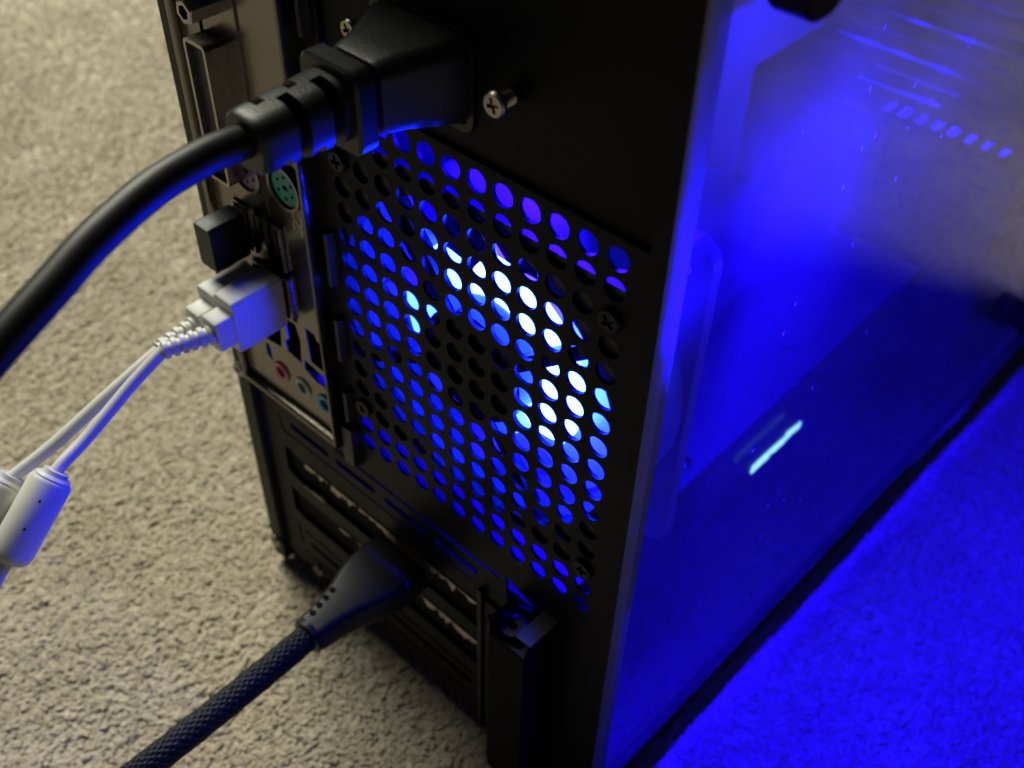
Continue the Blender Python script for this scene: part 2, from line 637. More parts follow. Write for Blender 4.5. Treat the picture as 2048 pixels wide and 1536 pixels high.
def build_carpet():
    ax, ay = axis(-600, 430, 1.9, 2200), axis(-250, 700, 1.9, 2200)
    X, Y = np.meshgrid(ax, ay, indexing='ij')
    X1 = X + 1.2 * np.sin(Y * .37 + 1.3 * np.sin(X * .21)) + .8 * np.sin(Y * .91 + X * .3)
    Y1 = Y + 1.2 * np.sin(X * .33 + 1.7 * np.sin(Y * .19)) + .8 * np.sin(X * 1.07 - Y * .4)
    d, h = worley(X1, Y1, 3.7, 3)
    d2, h2 = worley(X1 * 1.05 + 31, Y1 * .97 + 17, 2.4, 5)
    z = 1.1 * (1 - np.clip(d, 0, 1) ** 2) * (.45 + .8 * h) + .45 * (1 - np.clip(d2, 0, 1) ** 2) * (.4 + .9 * h2)
    z += 1.0 * np.sin(X * .045 + 1.1 * np.sin(Y * .031)) * np.sin(Y * .052 + .9 * np.sin(X * .027))
    z = FLOOR - 3.2 + z
    nx, ny = X.shape
    co = np.stack([X, Y, z], -1).reshape(-1, 3)
    i = np.arange(nx * ny).reshape(nx, ny)
    q = np.stack([i[:-1, :-1], i[1:, :-1], i[1:, 1:], i[:-1, 1:]], -1).reshape(-1, 4)
    me = bpy.data.meshes.new('carpet')
    me.vertices.add(len(co))
    me.vertices.foreach_set('co', co.ravel())
    me.loops.add(q.size)
    me.loops.foreach_set('vertex_index', q.ravel().astype(np.int32))
    me.polygons.add(len(q))
    me.polygons.foreach_set('loop_start', np.arange(0, q.size, 4, dtype=np.int32))
    me.polygons.foreach_set('loop_total', np.full(len(q), 4, dtype=np.int32))
    me.update(calc_edges=True)
    o = obj_me('carpet', me, carpet_material())
    me.polygons.foreach_set('use_smooth', [True] * len(me.polygons))
    tag(o, 'beige short pile carpet under the computer tower', None, None, 'structure')

    # the pile: short yarn ends leaning in tufts, denser where the camera is near
    def height(px, py):
        i_ = np.clip(np.searchsorted(ax, px) - 1, 0, nx - 2)
        j_ = np.clip(np.searchsorted(ay, py) - 1, 0, ny - 2)
        return z[i_, j_]
    N0 = 1500000
    px, py = rng.uniform(-900, 560, N0), rng.uniform(-420, 800, N0)
    far_ = np.sqrt((px - 166.0) ** 2 + (py + 127.0) ** 2 + 328.0 ** 2)
    see = rng.random(N0) < np.clip((480 / far_) ** 2.2, 0, 1) * np.clip((1050 - far_) / 250, 0, 1)
    see &= ~((px > -50) & (px < 78) & (py > 10) & (py < 335))
    px, py = px[see], py[see]
    n_ = len(px)
    _, hh = worley(px, py, 3.7, 9)
    az = hh * 2 * np.pi * 3 + rng.normal(0, .8, n_)
    la, lb, lc = rng.uniform(.9, 2.1, n_), rng.uniform(.7, 1.2, n_), rng.uniform(.5, .85, n_)
    pit = rng.normal(0, .35, n_)
    P_ = np.stack([px, py, height(px, py) - .05 + rng.uniform(-.3, .25, n_)], 1)
    pm = bpy.data.meshes.new('carpet_pile')
    pm.vertices.add(n_)
    pm.vertices.foreach_set('co', P_.ravel())
    at = pm.attributes.new('turn', 'FLOAT_VECTOR', 'POINT')
    at.data.foreach_set('vector', np.stack([rng.normal(0, .3, n_), pit, az], 1).ravel().astype(np.float32))
    at = pm.attributes.new('girth', 'FLOAT_VECTOR', 'POINT')
    at.data.foreach_set('vector', (np.stack([la, lb, lc], 1) * S).ravel().astype(np.float32))
    at = pm.attributes.new('tint', 'FLOAT', 'POINT')
    at.data.foreach_set('value', rng.random(n_).astype(np.float32))
    ym = carpet_material(True)
    p = obj_me('carpet_pile', pm, ym)
    ng = bpy.data.node_groups.new('yarn', 'GeometryNodeTree')
    ng.interface.new_socket('Geometry', in_out='INPUT', socket_type='NodeSocketGeometry')
    ng.interface.new_socket('Geometry', in_out='OUTPUT', socket_type='NodeSocketGeometry')
    N, L = ng.nodes.new, ng.links.new
    gi, go = N('NodeGroupInput'), N('NodeGroupOutput')
    ico = N('GeometryNodeMeshIcoSphere')
    ico.inputs['Radius'].default_value = 1.0
    ico.inputs['Subdivisions'].default_value = 2
    sm = N('GeometryNodeSetShadeSmooth')
    L(ico.outputs['Mesh'], sm.inputs['Geometry'])
    st = N('GeometryNodeSetMaterial')
    st.inputs['Material'].default_value = ym
    L(sm.outputs[0], st.inputs['Geometry'])
    iop = N('GeometryNodeInstanceOnPoints')
    L(gi.outputs[0], iop.inputs['Points'])
    L(st.outputs[0], iop.inputs['Instance'])
    for nm, sk in (('turn', 'Rotation'), ('girth', 'Scale')):
        na = N('GeometryNodeInputNamedAttribute')
        na.data_type = 'FLOAT_VECTOR'
        na.inputs['Name'].default_value = nm
        if sk == 'Rotation':
            er = N('FunctionNodeEulerToRotation')
            L(na.outputs['Attribute'], er.inputs[0])
            L(er.outputs[0], iop.inputs[sk])
        else:
            L(na.outputs['Attribute'], iop.inputs[sk])
    L(iop.outputs['Instances'], go.inputs[0])
    md = p.modifiers.new('yarn', 'NODES')
    md.node_group = ng
    tag(p, 'short curled beige yarn of the carpet pile', 'carpet pile', None, 'stuff')
    print('pile', n_)


build_carpet()

# ------------------------------------------------------------------ the computer tower
P = 7.031                      # pitch of the fan grille's holes
XR = 87.9                      # right edge of the rear plate
XL = -60.5                     # left outer face
ZT, ZB = 112.0, -187.0
DEPTH = 345.0

case = thing('computer_tower', 'black computer tower with perforated rear plate and clear side window glowing blue', 'computer', (14, 176, FLOOR))

SCREWS = [(0, 0), (11, 0), (0, 11), (11, 11)]
holes = []
for c in range(12):
    for r in range(-2, 14):
        if (c, r) in SCREWS or (c, r) in ((0, -2), (0, -1), (1, -2)): continue
        holes.append(circle2(c * P, -r * P, 2.62, 20))
# power supply opening, motherboard opening
holes.append(rect(-2.5, 84.0, 18.6, 104.0))
holes.append(rect(-53.6, -10.6, -98.5, 60.0))
# expansion slot field: vent slits, punched seams, slot openings
for x0, x1 in ((-38.6, -20.6), (-17.2, .6), (4.4, 22.0), (25.6, 42.4)):
    holes.append(slot(x0, x1, -112.5, 2.6))
holes.append(rect(-17.0, 50.5, -107.6, -106.3))
holes.append([(-44.6, -110.5), (-43.8, -110.5), (-42.8, -117.3), (40.5, -117.3), (40.5, -118.2), (-43.6, -118.2)])
holes.append([(-44.0, -125.6), (-41.5, -125.6), (-38, -126.8), (43.0, -126.8), (43.0, -139.2), (-40.0, -139.2), (-44.4, -137.2)])
holes.append([(-44.2, -145.4), (-41.0, -146.6), (43.0, -146.6), (43.0, -159.2), (-40.5, -159.2), (-44.6, -157.4)])
holes.append([(-44.2, -165.0), (-43.2, -165.0), (-43.2, -176.2), (-44.2, -176.2)])
holes.append(slot(-41.0, 40.0, -167.0, 1.1))
holes.append(slot(-39.0, 40.0, -172.6, 2.4))
holes.append(slot(-43.0, 42.0, -180.2, 0.9))
# notch over the slot screw bay
holes.append([(52.6, -103.8), (62.5, -108.2), (62.5, -111.0), (53.2, -114.6)])
bm = plate_mesh(rect(-52.4, XR, ZB, ZT), holes, 0.0, 0.9)
rear = obj('rear_plate', bm, black_steel, case)

# seam strip between plate and left flange, left side panel with its folded rear flange
boxo('left_panel', (XL, XL + 1.0, -1.6, DEPTH, -195.0, ZT), grey_steel, case)
bm = bmesh.new()
box(bm, XL, -54.2, -2.2, -1.2, -194.0, ZT - 1)
box(bm, -55.2, -54.2, -1.2, 3.0, -194.0, ZT - 1)
obj('side_flange', bm, grey_steel, case, bevel=.35)
boxo('bottom_plate', (XL + 1.2, XR - .6, 1.2, DEPTH - 2, ZB, ZB + 1.0), grey_steel, case)
boxo('top_plate', (XL + 1.2, XR + 1.5, 1.2, DEPTH - 2, ZT - 1.0, ZT), black_steel, case)
boxo('front_panel', (XL + 1.2, XR + 1.5, DEPTH - 1.9, DEPTH + 7, ZB - 2, ZT), black_steel, case, bevel=2.0)
boxo('motherboard_tray', (-57.6, -56.8, 4, DEPTH - 4, ZB + 2, ZT - 2), mat('tray_steel', (0.055, 0.055, 0.058), 0.45, var=.12, vscale=30), case)
bm = bmesh.new()
loft(bm, [[(x + .02 * y, y, z) for x, z in ((83.4, ZB + 1.2), (88.4, ZB + 1.2), (88.4, ZB + 4.5), (83.4, ZB + 4.5))] for y in (1.2, DEPTH - 4)])
obj('bottom_rail', bm, black_steel, case)
boxo('top_rail', (83.0, 87.4, 1.2, DEPTH - 4, ZT - 16.0, ZT - 1.4), black_steel, case)
for x in (-48, 76):
    for y in (20, 318):
        bm = bmesh.new()
        loft(bm, [[(x + a, y + b, z) for a, b in circ(r, 20)] for r, z in ((8.5, FLOOR - 1.5), (9, FLOOR + 1), (8, ZB - .2))])
        obj('foot', bm, rubber, case, smooth=True)

# drive cage inside, its vented lid seen through the window
lid_holes = []
for y in (247, 260, 274, 289, 305, 321):
    x1 = 41 + (y - 247) * .2
    x0 = -20 if y > 280 else -22 + (280 - y) * .75
    lid_holes.append(slot(x0, x1, y, 2.6))
for k in range(8):
    x = 28.0 + 6.35 * k
    lid_holes.append([(x - 1.55, 230.4), (x + 1.55, 230.4), (x + 1.55, 239.0), (x - 1.55, 239.0)])
bm = plate_mesh(rect(-25, 82.5, 224.0, DEPTH - 6), lid_holes, 0.0, 0.9)
for v in bm.verts:
    x, y, z = v.co
    v.co = (x, z, -70.0 - y)
cage = obj('drive_cage', bm, black_steel, case)
boxo('cage_side', (81.6, 82.5, 225.1, DEPTH - 6, -180, -71.2), black_steel, cage)
boxo('cage_front', (-25, 82.5, 224.0, 224.9, -180, -71.2), black_matte, cage)
boxo('cage_floor', (-25, 81.4, 226, DEPTH - 6, -112.0, -111.0), inner_steel, cage)

for x, y in ((-8, 269), (9, 269), (26, 269), (0, 298), (22, 298), (36, 243.4), (56, 243.4)):  # hidden diodes added under the lid so its vents glow
    bm = bmesh.new()
    bmesh.ops.create_icosphere(bm, subdivisions=1, radius=1.1, matrix=Matrix.Translation((x, y, -72.4)))
    obj('led', bm, fill_mat3, cage)


# window panel: clear sheet with polished, frosted rims; it stands a little proud towards the front
def window_panel():
    bm = bmesh.new()
    yaw = 0.020
    x0, x1, c = 88.15, 91.7, 0.9
    y0, y1, z0, z1 = -0.6, DEPTH + 1, -173.5, ZT - .5

    def ringx(x, ins):
        return [(x + yaw * yy, yy, zz) for yy, zz in ((y0 + ins, z0 + ins), (y1 - ins, z0 + ins), (y1 - ins, z1 - ins), (y0 + ins, z1 - ins))]
    rs = [ringx(x0, 0), ringx(x1 - c, 0), ringx(x1, c)]
    vr = loft(bm, rs, True, True, 1)
    for f in bm.faces:
        if abs(f.normal.x) > .98 or len({round(v.co.x - yaw * v.co.y, 3) for v in f.verts}) == 1:
            f.material_index = 0
        elif max(v.co.z for v in f.verts) < z0 + 1.5:      # the lower rim is polished clear
            f.material_index = 0
    return bm


glass = obj('window_panel', window_panel(), [acrylic, edge_mat], case)

# window knobs
for y, z in ((9.5, 69.5), (248, -139)):
    x = 91.9 + .02 * y
    bm = bmesh.new()
    pts = []
    for xx, r in ((0, 5.2), (2.2, 5.4), (2.4, 6.2), (8.4, 6.2), (9.2, 5.4)):
        pts.append([(x + xx, y + a, z + b) for a, b in circ(r, 28)])
    loft(bm, pts)
    obj('window_knob', bm, black_matte, case, smooth=True)


# ------------------------------------------------------------------ screws
def screw_bm(cx, cz, yf, r=3.1, h=1.3, shaft=0.0, turn=0.3):
    """pan head facing -Y with a cut cross recess; yf is the plane under the head"""
    bm = bmesh.new()
    n = 28
    base = circ(r, n)
    cross = []
    a, L_ = r * .17, r * .60
    for k in range(4):
        t = turn + k * math.pi / 2
        ux, uz = math.cos(t), math.sin(t)
        vx, vz = -uz, ux
        cross += [(L_ * ux - a * vx, L_ * uz - a * vz), (L_ * ux + a * vx, L_ * uz + a * vz), (a * ux + a * vx, a * uz + a * vz)]
    b2 = plate_mesh([(cx + x, cz + z) for x, z in circ(r * .86, n)], [[(cx + x, cz + z) for x, z in cross]], yf - h, h * .62)
    me = bpy.data.meshes.new('t')
    b2.to_mesh(me)
    b2.free()
    bm.from_mesh(me)
    bpy.data.meshes.remove(me)
    loft(bm, [ring_y(yf - h * .98, cx, cz, circ(r * .87, n)), ring_y(yf - h * .55, cx, cz, circ(r, n)), ring_y(yf, cx, cz, circ(r, n))], False, True)
    bm.faces.new([bm.verts.new(p) for p in ring_y(yf - h * .36, cx, cz, circ(r * .8, n))])
    if shaft:
        for k in range(int(shaft / .45)):
            yy = yf + .45 * k
            loft(bm, [ring_y(yy, cx, cz, circ(r * .5, 18)), ring_y(yy + .22, cx, cz, circ(r * .62, 18)), ring_y(yy + .44, cx, cz, circ(r * .5, 18))], k == 0, True)
    return bm


zinc = mat('zinc', (0.13, 0.13, 0.14), 0.5, metal=.35, var=.1, vscale=300)
dark_screw = mat('dark_screw', (0.022, 0.020, 0.019), 0.4, metal=1.0, var=.3, vscale=300)
silver_screw = mat('silver_screw', (0.34, 0.31, 0.28), 0.33, metal=1.0, var=.25, vscale=300, rvar=.1)

# side flange screws (part of the tower)
for x, z in ((-57.3, -99.0), (-57.3, -184.5)):
    obj('panel_screw', screw_bm(x, z, -2.3, 2.6, 1.2, 0, .6), silver_screw, case)
obj('panel_screw', screw_bm(-36.0, -185.0, -.1, 2.2, 1.0, 0, .2), silver_screw, case)

# ------------------------------------------------------------------ slot field details
# sheared edges where knock-outs were broken off: thin ragged bright lips along the openings
def ragged(x0, x1, z, up, amp, seed):
    rr = random.Random(seed)
    bm = bmesh.new()
    x = x0
    top, bot = [], []
    while x < x1:
        a = amp * rr.choice((.15, .25, .5, .9, 1.0)) * (.7 + .6 * rr.random())
        top.append((x, z))
        bot.append((x + rr.uniform(-.3, .3), z + (a if up else -a)))
        x += rr.uniform(.8, 2.4)
    top.append((x1, z))
    bot.append((x1, z + (amp * .1 if up else -amp * .1)))
    F, B = [], []
    for (tx, tz), (bx, bz) in zip(top, bot):
        F.append((bm.verts.new((tx, -.35, tz)), bm.verts.new((bx, -.15 - rr.random() * .5, bz))))
        B.append((bm.verts.new((tx, .55, tz)), bm.verts.new((bx, .5, bz))))
    for i in range(len(F) - 1):
        bm.faces.new((F[i][0], F[i + 1][0], F[i + 1][1], F[i][1]))
        bm.faces.new((B[i][0], B[i][1], B[i + 1][1], B[i + 1][0]))
        bm.faces.new((F[i][1], F[i + 1][1], B[i + 1][1], B[i][1]))
    return bm


for k, (x0, x1, z, up, amp) in enumerate(((-34, -22, -126.6, False, 2.0), (-21, -9, -126.6, False, 3.2), (-8, 9, -126.6, False, 3.0),
                                          (21, 34, -126.6, False, 3.6), (-36, -26, -139.3, True, 1.6), (33, 42.6, -126.6, False, 1.8),
                                          (8, 26, -146.5, False, 2.4), (26, 42.6, -146.5, False, 3.0), (-20, 2, -146.5, False, 1.2))):
    obj('sheared_edge', ragged(x0, x1, z, up, amp, 11 + k), torn_steel, case)

# slot blanks still in place behind the lower openings
for z in (-172.0,):
    boxo('slot_blank', (-46, 44, 1.4, 2.2, z - 9, z + 9), black_steel, case)

# slot screw bay: a raised box with an open top, washers and a folded lip inside
bay = boxo('slot_bay', (57.0, 57.8, -11.5, -.1, -183, -107.5), black_steel, case)
boxo('bay_front', (57.8, 70.6, -12.2, -11.3, -184, -112.0), black_matte, bay, bevel=.4)
boxo('bay_side', (69.8, 70.6, -11.3, -.1, -184, -106.0), black_steel, bay)
boxo('bay_shelf', (57.9, 69.7, -11.2, -.1, -115.4, -114.6), zinc, bay)
bm = bmesh.new()
box(bm, 66.6, 71.6, -11.0, -.3, -105.9, -105.2)
obj('bay_lip', bm, zinc, bay, bevel=.25)
bm = bmesh.new()
rs = [[(61.6 + a, -6.5 + b, z) for a, b in circ(r, 24)] for r, z in ((3.1, -114.5), (3.1, -111.2), (1.2, -111.2), (1.2, -113.0))]
loft(bm, rs, True, True)
obj('bay_washer', bm, zinc, bay, smooth=True)
bm = bmesh.new()
box(bm, 43.6, 45.4, -1.8, -.05, -186, -117)
obj('bracket_edge', bm, grey_steel, case, bevel=.4)
bm = bmesh.new()
box(bm, 45.5, 56.9, -.9, -.05, -184, -121)
obj('bracket_face', bm, black_steel, case, bevel=.3)
for z in (-132, -150.6, -169):
    boxo('bracket_rib', (47.5, 55.0, -1.9, -.95, z - 6.0, z + 6.0), black_steel, case, bevel=.4)

# ------------------------------------------------------------------ motherboard with its port plate
mb = thing('motherboard', 'motherboard with tan metal port plate left of the fan grille', 'motherboard', (-47, 120, -170))
boxo('circuit_board', (-52.2, -50.6, 4, 212, -166, 70), pcb, mb)
for k in range(2):
    boxo('memory_stick', (-50.5, -22, 160 + 9 * k, 163 + 9 * k, -62, 66), black_plastic, mb, bevel=.4)
shade_cooler = boxo('cooler_base', (-50.5, -44, 82, 118, -76, -46), inner_steel, mb)  # unseen, added to shade the graphics card's back plate
for k in range(16):
    boxo('cooler_fin', (-42 + 3.3 * k, -41.3 + 3.3 * k, 76, 124, -80, -42), black_steel, shade_cooler)
for z in (-72, -61, -50):
    bm = bmesh.new()
    tube(bm, [(-46, 100, z), (11, 100, z)], 3.0, 14)
    obj('heat_pipe', bm, nickel, shade_cooler, smooth=True)

# shield: face with port cut-outs, raised rounded rim
ports = [rect(-43.6, -32.0, -14, 28)]                       # screen port
ports += [circle2(-34.0, -17.0, 6.2, 26), circle2(-18.4, -14.6, 6.2, 26)]
ports += [rect(-42.6, -34.6, -43.2, -28.0), rect(-30.6, -22.6, -43.4, -28.2)]
ports += [rect(-38.8, -31.2, -60.9, -45.4), rect(-30.6, -22.6, -60.0, -44.1)]
ports += [[(-39.6, -71.4), (-38.0, -65.0), (-32.2, -61.8), (-31.4, -67.0), (-32.3, -74.6), (-39.2, -75.6)]]
ports += [[(-29.2, -60.6), (-24.0, -61.0), (-22.6, -66.0), (-23.6, -75.2), (-29.6, -74.2), (-30.2, -70.6), (-28.2, -69.0)]]
ports += [[(-19.6, -59.4), (-15.6, -59.6), (-15.2, -61.4), (-12.6, -62.0), (-12.2, -72.0), (-19.0, -71.6)]]
ports += [[(-22.2, -72.6), (-12.4, -74.4), (-12.4, -79.4), (-14.0, -79.6), (-14.6, -78.2), (-17.8, -78.6), (-22.4, -76.4)]]
ports += [[(-40.4, -77.6), (-38.4, -77.6), (-38.0, -83.6), (-40.4, -82.2)]]
for x in (-34.3, -24.7, -14.9):
    ports.append(circle2(x, -85.2, 3.55, 22))
SHY = -2.2
bm = plate_mesh(rect(-51.6, -11.3, -96.6, 58.5), ports, SHY, 0.5)
shield = obj('port_plate', bm, nickel, mb)
bm = bmesh.new()
prof = [(0, .6), (0, -3.2), (.5, -4.1), (1.3, -4.4), (2.1, -4.1), (2.6, -3.2), (2.6, .6)]
rings = []
for d, y in prof:
    o_ = 2.4 - d
    rings.append([(-51.6 - o_, y, -96.6 - o_), (-11.3 + o_ * .55, y, -96.6 - o_), (-11.3 + o_ * .55, y, 58.5 + o_), (-51.6 - o_, y, 58.5 + o_)])
loft(bm, rings, False, False)
obj('plate_rim', bm, nickel, shield, smooth=True)
bm = bmesh.new()   # stamped mark beside the upper ports
for (xa, za), (xb, zb) in (((-17.2, -20.4), (-17.6, -26.6)), ((-14.2, -21.4), (-14.6, -27.4)), ((-17.2, -22.8), (-14.4, -24.8))):
    d = Vector((xb - xa, 0, zb - za)).normalized()
    nrm = Vector((-d.z, 0, d.x)) * .33
    a, b = Vector((xa, SHY - .12, za)), Vector((xb, SHY - .12, zb))
    lo = [bm.verts.new(p) for p in (a - nrm, b - nrm, b + nrm, a + nrm)]
    hi = [bm.verts.new(v.co + Vector((0, .14, 0))) for v in lo]
    bm.faces.new(lo)
    bm.faces.new(hi[::-1])
    for i in range(4): bm.faces.new((lo[i], lo[(i + 1) % 4], hi[(i + 1) % 4], hi[i]))
obj('stamped_mark', bm, bright_nickel, shield)
# dark box behind the plate: the port bodies
boxo('port_block', (-50.4, -13.0, 7.5, 16, -92, 52), black_matte, mb)


# screen connector with its hex standoff
def shell(bm, w_, h_, r, cx, cz, y0, y1, t, back):
    o_, i_ = rrect(w_, h_, r, 4), rrect(w_ - 2 * t, h_ - 2 * t, max(.2, r - t), 4)
    loft(bm, [ring_y(y0, cx, cz, o_), ring_y(y1, cx, cz, o_), ring_y(y1, cx, cz, i_), ring_y(back, cx, cz, i_)], False, False)
    return i_


bm = bmesh.new()
i_ = shell(bm, 8.2, 37.0, 1.4, -38.0, -1.2, 1.5, -8.0, .9, 0.5)
dvi = obj('screen_port', bm, bright_nickel, mb, smooth=True)
bm = bmesh.new()
loft(bm, [ring_y(-6.6, -38.0, -1.2, rrect(6.2, 35, .8, 3)), ring_y(1.0, -38.0, -1.2, rrect(6.2, 35, .8, 3))])
obj('port_insert', bm, black_plastic, dvi)
bm = bmesh.new()
loft(bm, [ring_y(-6.9, -38, -13.6, rrect(.9, 7, .2, 2)), ring_y(-6.5, -38, -13.6, rrect(.9, 7, .2, 2))])
obj('port_blade', bm, grey_steel, dvi)
bm = bmesh.new()
loft(bm, [ring_y(SHY + .3, -34.6, 0.8, rrect(13.4, 62, 1.5, 4)), ring_y(SHY - .5, -34.6, 0.8, rrect(13.2, 61.6, 1.5, 4))])
obj('port_flange', bm, nickel, dvi, smooth=True)
bm = bmesh.new()
hexa = circ(3.0, 6, .35)
rs = [ring_y(SHY - .4, -36.8, 25.0, hexa), ring_y(-9.2, -36.8, 25.0, hexa), ring_y(-9.6, -36.8, 25.0, [(a * .9, b * .9) for a, b in hexa]),
      ring_y(-9.6, -36.8, 25.0, circ(1.75, 6, .35)), ring_y(-4.4, -36.8, 25.0, circ(1.65, 6, .35))]
loft(bm, rs, False, True)
obj('hex_standoff', bm, bright_nickel, dvi)

# round keyboard and mouse sockets
for nm, x, z, m_ in (('mouse_socket', -34.0, -17.0, purple), ('keyboard_socket', -18.4, -14.6, green)):
    bm = bmesh.new()
    loft(bm, [ring_y(1.0, x, z, circ(6.1, 30)), ring_y(-3.6, x, z, circ(6.1, 30)), ring_y(-3.6, x, z, circ(5.2, 30)), ring_y(1.0, x, z, circ(5.1, 30))], False, False)
    so = obj(nm, bm, nickel, mb, smooth=True)
    bm = bmesh.new()
    loft(bm, [ring_y(-2.8, x, z, circ(4.9, 28)), ring_y(1.0, x, z, circ(4.9, 28))])
    obj('socket_face', bm, m_, so, smooth=True)
    bm = bmesh.new()
    for k in range(6):
        a = math.radians(60 * k + 30)
        cx, cz = x + 2.9 * math.cos(a), z + 2.9 * math.sin(a)
        loft(bm, [ring_y(-2.87, cx, cz, circ(.5, 8)), ring_y(-2.5, cx, cz, circ(.5, 8))])
    box(bm, x - .9, x + .9, -2.87, -2.5, z - .55, z + .55)
    obj('pin_hole', bm, black_matte, so)

# usb sockets (upper right one open), lan and audio sockets
for x, z in ((-38.6, -35.6), (-26.6, -35.8), (-34.9, -53.2), (-26.6, -52.0)):
    bm = bmesh.new()
    shell(bm, 7.0, 14.4, .5, x, z, 2.0, -3.4, .45, 6.5)
    us = obj('usb_socket', bm, bright_nickel, mb)
    boxo('contact_tongue', (x - 2.2, x - .2, -1.8, 6, z - 5.6, z + 5.6), black_plastic, us)
for nm, x, m_ in (('microphone_socket', -34.3, pink), ('speaker_socket', -24.7, lime), ('line_socket', -14.9, sky_blue)):
    bm = bmesh.new()
    z = -85.2
    loft(bm, [ring_y(.5, x, z, circ(3.45, 26)), ring_y(-2.5, x, z, circ(3.45, 26)), ring_y(-2.9, x, z, circ(3.1, 26)), ring_y(-2.7, x, z, circ(1.95, 26)), ring_y(4.5, x, z, circ(1.75, 26))], False, False)
    obj(nm, bm, m_, mb, smooth=True)

# sprung contact strips between plate and grille
for z0, z1 in ((27.5, 62), (-38, -22), (-63, -49), (-86, -75)):
    bm = bmesh.new()
    loft(bm, [[(x, y, z) for x, y in ((-7.6, -.05), (-7.2, -1.6), (-6.4, -2.2), (-5.4, -2.0), (-4.6, -.05))] for z in (z0, z0 + .6, z1 - .6, z1)])
    obj('spring_strip', bm, black_plastic if z1 < 60 else grey_steel, case, smooth=True)
bm = bmesh.new()
loft(bm, [[(x, y, z) for x, y in ((-9.6, -.05), (-9.2, -2.2), (-7.8, -2.9), (-4.4, -2.6), (-3.4, -.05))] for z in (-103.2, -102.4, -89.5, -88.6)])
obj('plate_clip', bm, black_plastic, case, smooth=True)

# ------------------------------------------------------------------ case fan behind the grille
FX, FZ = 5.5 * P, -5.5 * P
fan = thing('case_fan', 'translucent case fan with blue lights behind the round grille holes', 'fan', (FX, 14, FZ - 46))
FR, HO = 45.5, 42.6
Y0, Y1 = 1.3, 26.0


def fan_plate(y):
    hs = [circle2(FX, FZ, HO, 56)]
    for sx in (-1, 1):
        for sz in (-1, 1):
            hs.append(circle2(FX + sx * 5.5 * P, FZ + sz * 5.5 * P, 2.0, 14))
    o_ = [(FX + a, FZ + b) for a, b in rrect(2 * FR, 2 * FR, 5, 5)]
    return plate_mesh(o_, hs, y, 3.4)


bm = fan_plate(Y0)
frame = obj('fan_frame', bm, black_plastic, fan)
bm = fan_plate(Y1 - 3.4)
obj('frame_flange', bm, frame_mat, frame)
bm = bmesh.new()
n = 56
loft(bm, [ring_y(Y0 + .3, FX, FZ, circ(HO + .05, n)), ring_y(Y1 - .3, FX, FZ, circ(HO + .05, n)), ring_y(Y1 - .3, FX, FZ, circ(HO + 2.0, n)), ring_y(Y0 + .3, FX, FZ, circ(HO + 2.0, n))], False, False)
obj('frame_ring', bm, frame_mat, frame, smooth=True)
# struts and motor mount
HUB = 15.0
bm = bmesh.new()
loft(bm, [ring_y(y, FX, FZ, circ(r, 40)) for y, r in ((1.7, HUB - .6), (1.5, HUB - 1.4), (6.2, HUB))][1:] if False else [ring_y(1.5, FX, FZ, circ(HUB - .5, 40)), ring_y(2.0, FX, FZ, circ(HUB, 40)), ring_y(8.6, FX, FZ, circ(HUB, 40))])
obj('motor_mount', bm, black_plastic, fan, smooth=True)
for deg in (120, 203, 296, 33):
    a = math.radians(deg)
    u = Vector((math.cos(a), 0, math.sin(a)))
    v = Vector((-u.z, 0, u.x))
    c0, c1 = Vector((FX, 0, FZ)) + u * (HUB - 1), Vector((FX, 0, FZ)) + u * (HO + .4) + v * 4.0
    bm = bmesh.new()
    wd = 1.7 if deg != 120 else 3.2
    rs = []
    for c in (c0, c1):
        rs.append([c - v * wd + Vector((0, 1.6, 0)), c + v * wd + Vector((0, 1.6, 0)), c + v * wd + Vector((0, 4.2, 0)), c - v * wd + Vector((0, 4.2, 0))])
    loft(bm, rs)
    obj('strut', bm, black_plastic, fan)
# rotor
bm = bmesh.new()
loft(bm, [ring_y(8.9, FX, FZ, circ(HUB - 3.4, 40)), ring_y(11.2, FX, FZ, circ(HUB - 3.4, 40)), ring_y(11.6, FX, FZ, circ(HUB - .6, 40)), ring_y(22.5, FX, FZ, circ(HUB - .6, 40)), ring_y(24, FX, FZ, circ(HUB - 2.5, 40))])
rotor = obj('rotor_hub', bm, blade_mat, fan, smooth=True)
for k in range(9):
    bm = bmesh.new()
    a0 = 2 * math.pi * k / 9 + .2
    front, back = [], []
    for i in range(7):
        r = HUB - 1.4 + (HO - 1.3 - HUB + 1.4) * i / 6
        row = []
        for j in range(7):
            t = j / 6
            ang = a0 + .56 * t + .010 * (r - HUB)
            y = 12.6 + 9.8 * t - .9 * math.sin(t * math.pi)
            row.append((FX + r * math.cos(ang), y, FZ + r * math.sin(ang)))
        front.append(row)
    A = [[bm.verts.new(p) for p in row] for row in front]
    B = [[bm.verts.new((p[0], p[1] + 1.0, p[2])) for p in row] for row in front]
    for i in range(6):
        for j in range(6):
            bm.faces.new((A[i][j], A[i + 1][j], A[i + 1][j + 1], A[i][j + 1]))
            bm.faces.new((B[i][j], B[i][j + 1], B[i + 1][j + 1], B[i + 1][j]))
    for i in range(6):
        bm.faces.new((A[i][0], B[i][0], B[i + 1][0], A[i + 1][0]))
        bm.faces.new((A[i][6], A[i + 1][6], B[i + 1][6], B[i][6]))
        bm.faces.new((A[6][i], B[6][i], B[6][i + 1], A[6][i + 1]))
    obj('blade', bm, blade_mat, fan, smooth=True)
